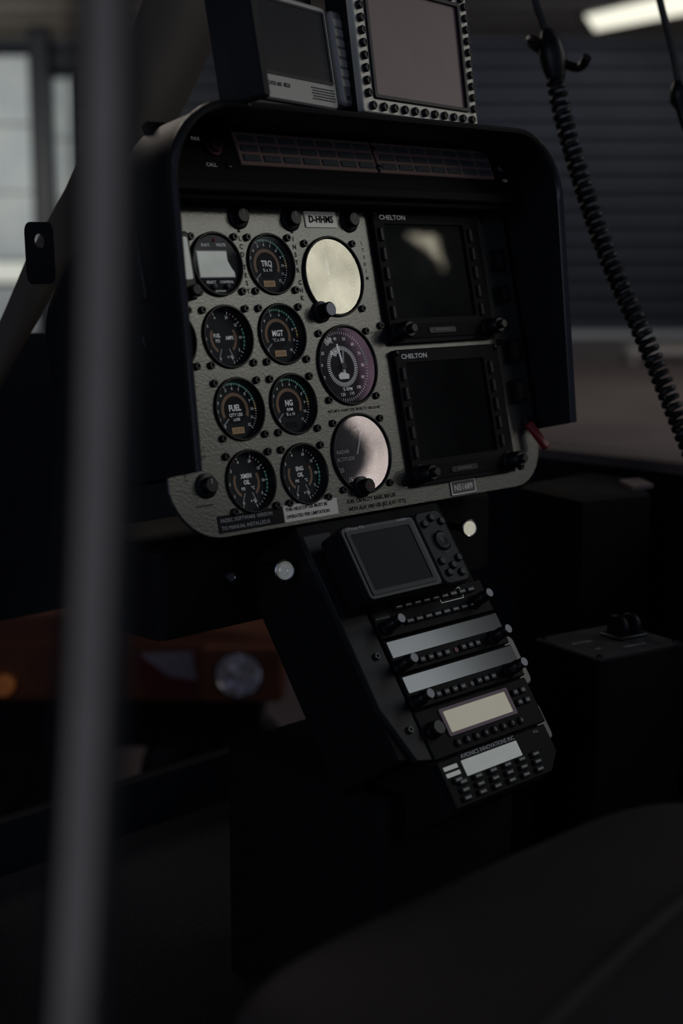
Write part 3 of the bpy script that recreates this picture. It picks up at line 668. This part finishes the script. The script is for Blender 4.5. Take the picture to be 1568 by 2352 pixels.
b=MB(); b.box(49,183,-97,-23,12,38,'bezel',8,3)
gp=obj('gps_navigator',b,mw=PE,label='portable black navigator with dark screen and round keypad',cat='navigator')
b=MB(); b.box(50.5,144,-95,-25,37,40,'black',5,1); obj('screen_bezel',b,parent=gp)
b=MB(); b.box(145,182,-97,-23,37,40.5,'ped',8,1.5); obj('keypad_plate',b,parent=gp)
s=MB(); s.frame(rrect(55,138,-91,-29,2),rrect(59,134,-87,-33,1.5),40,41,'rubber'); s.quad(58,135,-88,-32,40.3,'navscr'); obj('screen',s,parent=gp)
s=MB(); s.lathe(165,-55,[(9.5,40.5),(9.5,42.5),(8,43.5),(4,43),(3,42.5)],'rubber',28); obj('direction_pad',s,parent=gp)
s=MB(); s.lathe(165,-55,[(11.5,40.4),(11.5,41),(10.9,41.2)],'plate',28,capend=False); obj('pad_ring',s,parent=gp)
kb=MB(); kb.lathe(0,0,[(3.8,0),(3.8,2),(3,2.8)],'rubber',16); kbm=kb.mesh('key')
for x,y in((153,-36),(165,-31),(176,-36),(153,-74),(165,-80),(176,-74),(156,-86),(172,-88)): obj('key',kbm,parent=gp,loc=(x*.001,y*.001,.0405))
s=MB(); s.text('GPSmap 496',4.4,57,-27.2,40.4,'greyink','LEFT',off=.01); s.text('GARMIN',3.6,128,-27.2,40.4,'greyink',off=.02); obj('lettering',s,parent=gp)
b=MB(); b.box(90,140,-80,-40,-1,12,'black',4,1); obj('cradle',b,parent=gp)

# ------------------------------------------------------------------ cords
def helix(path,rh,pitch,rw,seg=10):
    P=[Vector(p) for p in path]; L=[0]
    for i in range(1,len(P)): L.append(L[-1]+(P[i]-P[i-1]).length)
    N=int(L[-1]/pitch*seg); out=[]
    for k in range(N+1):
        s=L[-1]*k/N; i=max(j for j in range(len(L)) if L[j]<=s+1e-9); i=min(i,len(P)-2); f=(s-L[i])/(L[i+1]-L[i])
        c=P[i].lerp(P[i+1],f); t=(P[i+1]-P[i]).normalized(); a=Vector((1,0,0)); b_=t.cross(a).normalized(); th=2*math.pi*k/seg
        out.append(c+a*math.cos(th)*rh+b_*math.sin(th)*rh)
    return out
def smoothp(pts,n=8):
    P=[Vector(p) for p in pts]; o=[]
    for i in range(len(P)-1):
        p0=P[max(i-1,0)];p1=P[i];p2=P[i+1];p3=P[min(i+2,len(P)-1)]
        for k in range(n):
            t=k/n; o.append(.5*((2*p1)+(p2-p0)*t+(2*p0-5*p1+4*p2-p3)*t*t+(3*p1-p0-3*p2+p3)*t**3))
    o.append(P[-1]); return o
X=.55
path=smoothp([(X,.062,1.518),(X,.049,1.468),(X,.016,1.384),(X,-.023,1.302),(X,-.073,1.217),(X,-.126,1.119),(X,-.19,1.0),(X,-.25,.85),(X,-.28,.72),(X,-.28,.61)],3)
b=MB(1); b.tube(helix(path,.0086,.0098,.0034,10),.0034,'rubber',6)
cc=obj('coiled_cord',b,label='hanging black coiled headset cord',cat='cord')
b=MB(1); b.tube(smoothp([(X,.12,1.72),(X,.098,1.63),(X,.091,1.595),(X,.075,1.56),(X,.066,1.53)],5),.0045,'rubber',8); obj('straight_lead',b,parent=cc)
b=MB(1); b.tube([(X,.074,1.56),(X,.068,1.545),(X,.064,1.53),(X,.061,1.515),(X,.057,1.50)],[.007,.014,.016,.013,.008],'black',12); obj('cord_clip',b,parent=cc)
b=MB(1); b.tube(smoothp([(X-.02,.07,1.545),(X-.015,.085,1.55),(X,.09,1.545),(X+.02,.075,1.53),(X+.03,.05,1.52),(X+.025,.035,1.53)],4),.0055,'black',8); obj('hook',b,parent=cc)
b=MB(1); b.tube(smoothp([(.7,.06,1.75),(.7,.035,1.65),(.7,.024,1.605),(.7,.003,1.544),(.7,-.008,1.50)],5),.0045,'rubber',8)
c2=obj('headset_lead',b,label='thin black hanging headset lead with plug',cat='cord')
b=MB(1); b.tube([(.7,-.005,1.51),(.7,-.008,1.50),(.7,-.009,1.488),(.7,-.012,1.478),(.7,-.02,1.455)],[.006,.012,.012,.007,.006],'black',12); obj('plug',b,parent=c2)

# ------------------------------------------------------------------ side console with trim wheels
b=MB(); b.box(-62,62,-52,52,-300,0,'blackm',4,2,m2='plate')
sc=obj('side_console',b,mw=Matrix.Translation((.445,-.112,.90))@Matrix.Rotation(R(-12),4,'Z'),label='black switch console box with two control wheels',cat='console')
w=MB(); w.T=Matrix.Rotation(R(90),4,'Y')
w.lathe(0,0,[(9,-4),(14,-3.5),(15,-2),(15,2),(14,3.5),(9,4),(4,4)],'black',28,capstart=True)
wm=w.mesh('control_wheel')
obj('control_wheel',wm,parent=sc,loc=(.018,.006,.010)); obj('control_wheel',wm,parent=sc,loc=(.036,.006,.010))
s=MB(); s.box(6,48,-10,22,0,4,'black',2,1); obj('wheel_plate',s,parent=sc)
s=MB(); s.text('FRICTION',6,-30,10,.3,'greyink'); s.text('THROTTLE',6,10,-28,.3,'greyink'); s.text('OFF',5,-32,-18,.3,'greyink'); obj('lettering',s,parent=sc)
for x,y in((-54,44),(54,44),(-54,-44),(54,-44)): obj('screw',SCR,parent=sc,loc=(x*.001,y*.001,0))
b=MB(1); b.prism([(.60,.04),(.70,.01),(.775,.10),(.775,.16),(.63,.16)],.60,1.02,'blackm',.006); vb=obj('vent_box',b,label='dark angular vent box beside the sill',cat='box')
b=MB(1); b.prism([(.69,.03),(.72,.02),(.75,.06),(.72,.07)],1.02,1.026,'pinkgrey',.001); obj('glint_plate',b,parent=vb)  # lighter plate added as the glint on top of the box

# ------------------------------------------------------------------ seat
def cushion(x0,x1,y0,y1,z0,z1,n=26,crown=.02):
    b=MB(1); cx,cy,cz=(x0+x1)/2,(y0+y1)/2,(z0+z1)/2; a,bb,c=(x1-x0)/2,(y1-y0)/2,(z1-z0)/2
    vs=[];fs=[];nu,nv=2*n,n
    def sp(t,e): return math.copysign(abs(t)**e,t)
    for j in range(nv+1):
        ph=-math.pi/2+math.pi*j/nv
        for i in range(nu):
            th=2*math.pi*i/nu; cp_=sp(math.cos(ph),.35); x=cp_*sp(math.cos(th),.3); y=cp_*sp(math.sin(th),.3); z=sp(math.sin(ph),.5)
            vs.append((cx+a*x,cy+bb*y,cz+c*z+crown*(1-x*x)*(1-y*y)*(1 if z>0 else 0)))
    for j in range(nv):
        for i in range(nu): k=(i+1)%nu; fs.append([j*nu+i,j*nu+k,(j+1)*nu+k,(j+1)*nu+i])
    b.add(vs,fs,'seat',True); return b
st=obj('seat',cushion(-.40,.04,-.98,-.435,.83,.955),label='dark brown leather pilot seat cushion',cat='seat')
b=MB(1); b.prism(rrect(-.38,.02,-.96,-.46,.02),.60,.85,'nose',.01); obj('seat_base',b,parent=st)
b=MB(1); b.tube(smoothp([(-.36,-.62,.962),(-.2,-.60,.974),(-.1,-.60,.974),(.0,-.62,.962)],5),.003,'seat',8); obj('piping',b,parent=st)

# ------------------------------------------------------------------ orange tow tractor beyond the nose
TG=FR((1.07,1.25,.44),-44.3,0)
b=MB()
b.prism(rrect(-700,95,-70,70,20,4),-500,-25,'orange',12)
b.prism([(-320,60),(95,45),(95,70),(-310,120),(-560,120),(-620,60)],-480,-40,'orange',8)
tg=obj('tow_tractor',b,mw=TG,label='orange hangar tow tractor with round headlamp',cat='tractor')
b=MB(); b.frame(rrect(-78,92,-58,58,12,6),[(51*math.cos(2*math.pi*(i+.5)/28-math.pi/2),51*math.sin(2*math.pi*(i+.5)/28-math.pi/2)) for i in range(28)],-24,6,'orange',ch=4); obj('lamp_housing',b,parent=tg)
s=MB()
for k,(r0,z0,r1,z1,n) in enumerate(((50,4,40,-8,18),(40,-8,28,-16,14),(28,-16,14,-21,9))):
    vs=[];fs=[]
    for i in range(n):
        a0=2*math.pi*(i+k*.3)/n; a1=2*math.pi*(i+1+k*.3)/n; dz=(3 if i%2 else -1)
        o=len(vs); vs+=[(r0*math.cos(a0),r0*math.sin(a0),z0),(r0*math.cos(a1),r0*math.sin(a1),z0+dz),(r1*math.cos(a1),r1*math.sin(a1),z1-dz),(r1*math.cos(a0),r1*math.sin(a0),z1)]; fs.append([o,o+1,o+2,o+3])
    s.add(vs,fs,'lampglass')
s.lathe(0,0,[(14,-21),(12,-6),(8,-2),(3,0)],'lampglass',12,smooth=False)
obj('headlamp',s,parent=tg,label='round faceted chrome headlamp reflector')
s=MB(); s.lathe(0,0,[(52,-20),(52,7),(49,8),(47,2)],'black',32,capend=False); obj('lamp_ring',s,parent=tg)
s=MB(); s.add([(-215,40,-24),(-100,44,-24),(-92,-20,-24),(-150,-10,-24)],[[3,2,1,0]],'whitep'); obj('reflective_stripe',s,parent=tg,label='white reflective marking')
s=MB(); s.add([(-222,40,-24.2),(-215,40,-24.1),(-150,-12,-24),(-92,-22,-24),(-92,-62,-24),(-200,-62,-24)],[[5,4,3,2,1,0]],'redp'); obj('reflective_stripe',s,parent=tg,label='red reflective marking')
s=MB(); s.lathe(-500,-28,[(22,-26),(22,-5),(16,6)],'amberlens',24); obj('marker_lamp',s,parent=tg,label='amber marker lamp')
wh=MB(); wh.lathe(0,0,[(60,-60),(150,-60),(170,-45),(170,15),(150,30),(90,30),(80,15),(30,15),(25,25)],'rubber',36); wm=wh.mesh('wheel')
for x in(-560,-60): obj('wheel',wm,parent=tg,loc=(x*.001,-.27,-.12))
s=MB(); s.prism(rrect(-600,40,-180,-70,10),-480,-60,'nose'); obj('chassis',s,parent=tg)

# ------------------------------------------------------------------ lights
def area(name,loc,target,size,power,col,sy=None):
    l=bpy.data.lights.new(name,'AREA'); l.energy=power; l.color=col; l.shape='RECTANGLE'; l.size=size; l.size_y=sy or size
    o=bpy.data.objects.new(name,l); scene.collection.objects.link(o); d=(Vector(target)-Vector(loc)).normalized()
    o.matrix_world=Matrix.Translation(loc)@d.to_track_quat('-Z','Y').to_matrix().to_4x4(); return o
def H(r,f,z): return HG@Vector((r,f,z))
area('floor_fill',H(4,13,4.8),H(4.5,14,0),3,62,(1,.88,.86))  # unseen fill added to brighten the right-hand floor
area('roof_left_fill',H(-5,20,2.2),H(-5.5,22.8,5.0),2,60,(1,.96,.86))  # added fill aimed up at the left roof sheets
area('roof_right_light',H(6,20,3.5),H(5,22.5,5),2,12,(1,.9,.75))
area('siding_light',H(3,20.5,4.8),H(2.5,24,2.6),3,30,(.7,.8,1))
area('door_fill',H(-2.8,-2.4,1.9),(.2,0,1.2),2.5,12,(.82,.88,1))
area('high_side_light',H(3.6,2.5,4.2),(.3,0,1.4),1.2,9,(.84,.9,1))
area('tug_fill',H(-1.5,4.5,3),(1,1.2,.45),1,9,(1,.88,.78))  # added fill that brightens the tractor and its headlamp
w=bpy.data.worlds.new('world'); scene.world=w; w.use_nodes=True
w.node_tree.nodes['Background'].inputs[0].default_value=(.50,.62,1,1); w.node_tree.nodes['Background'].inputs[1].default_value=.11
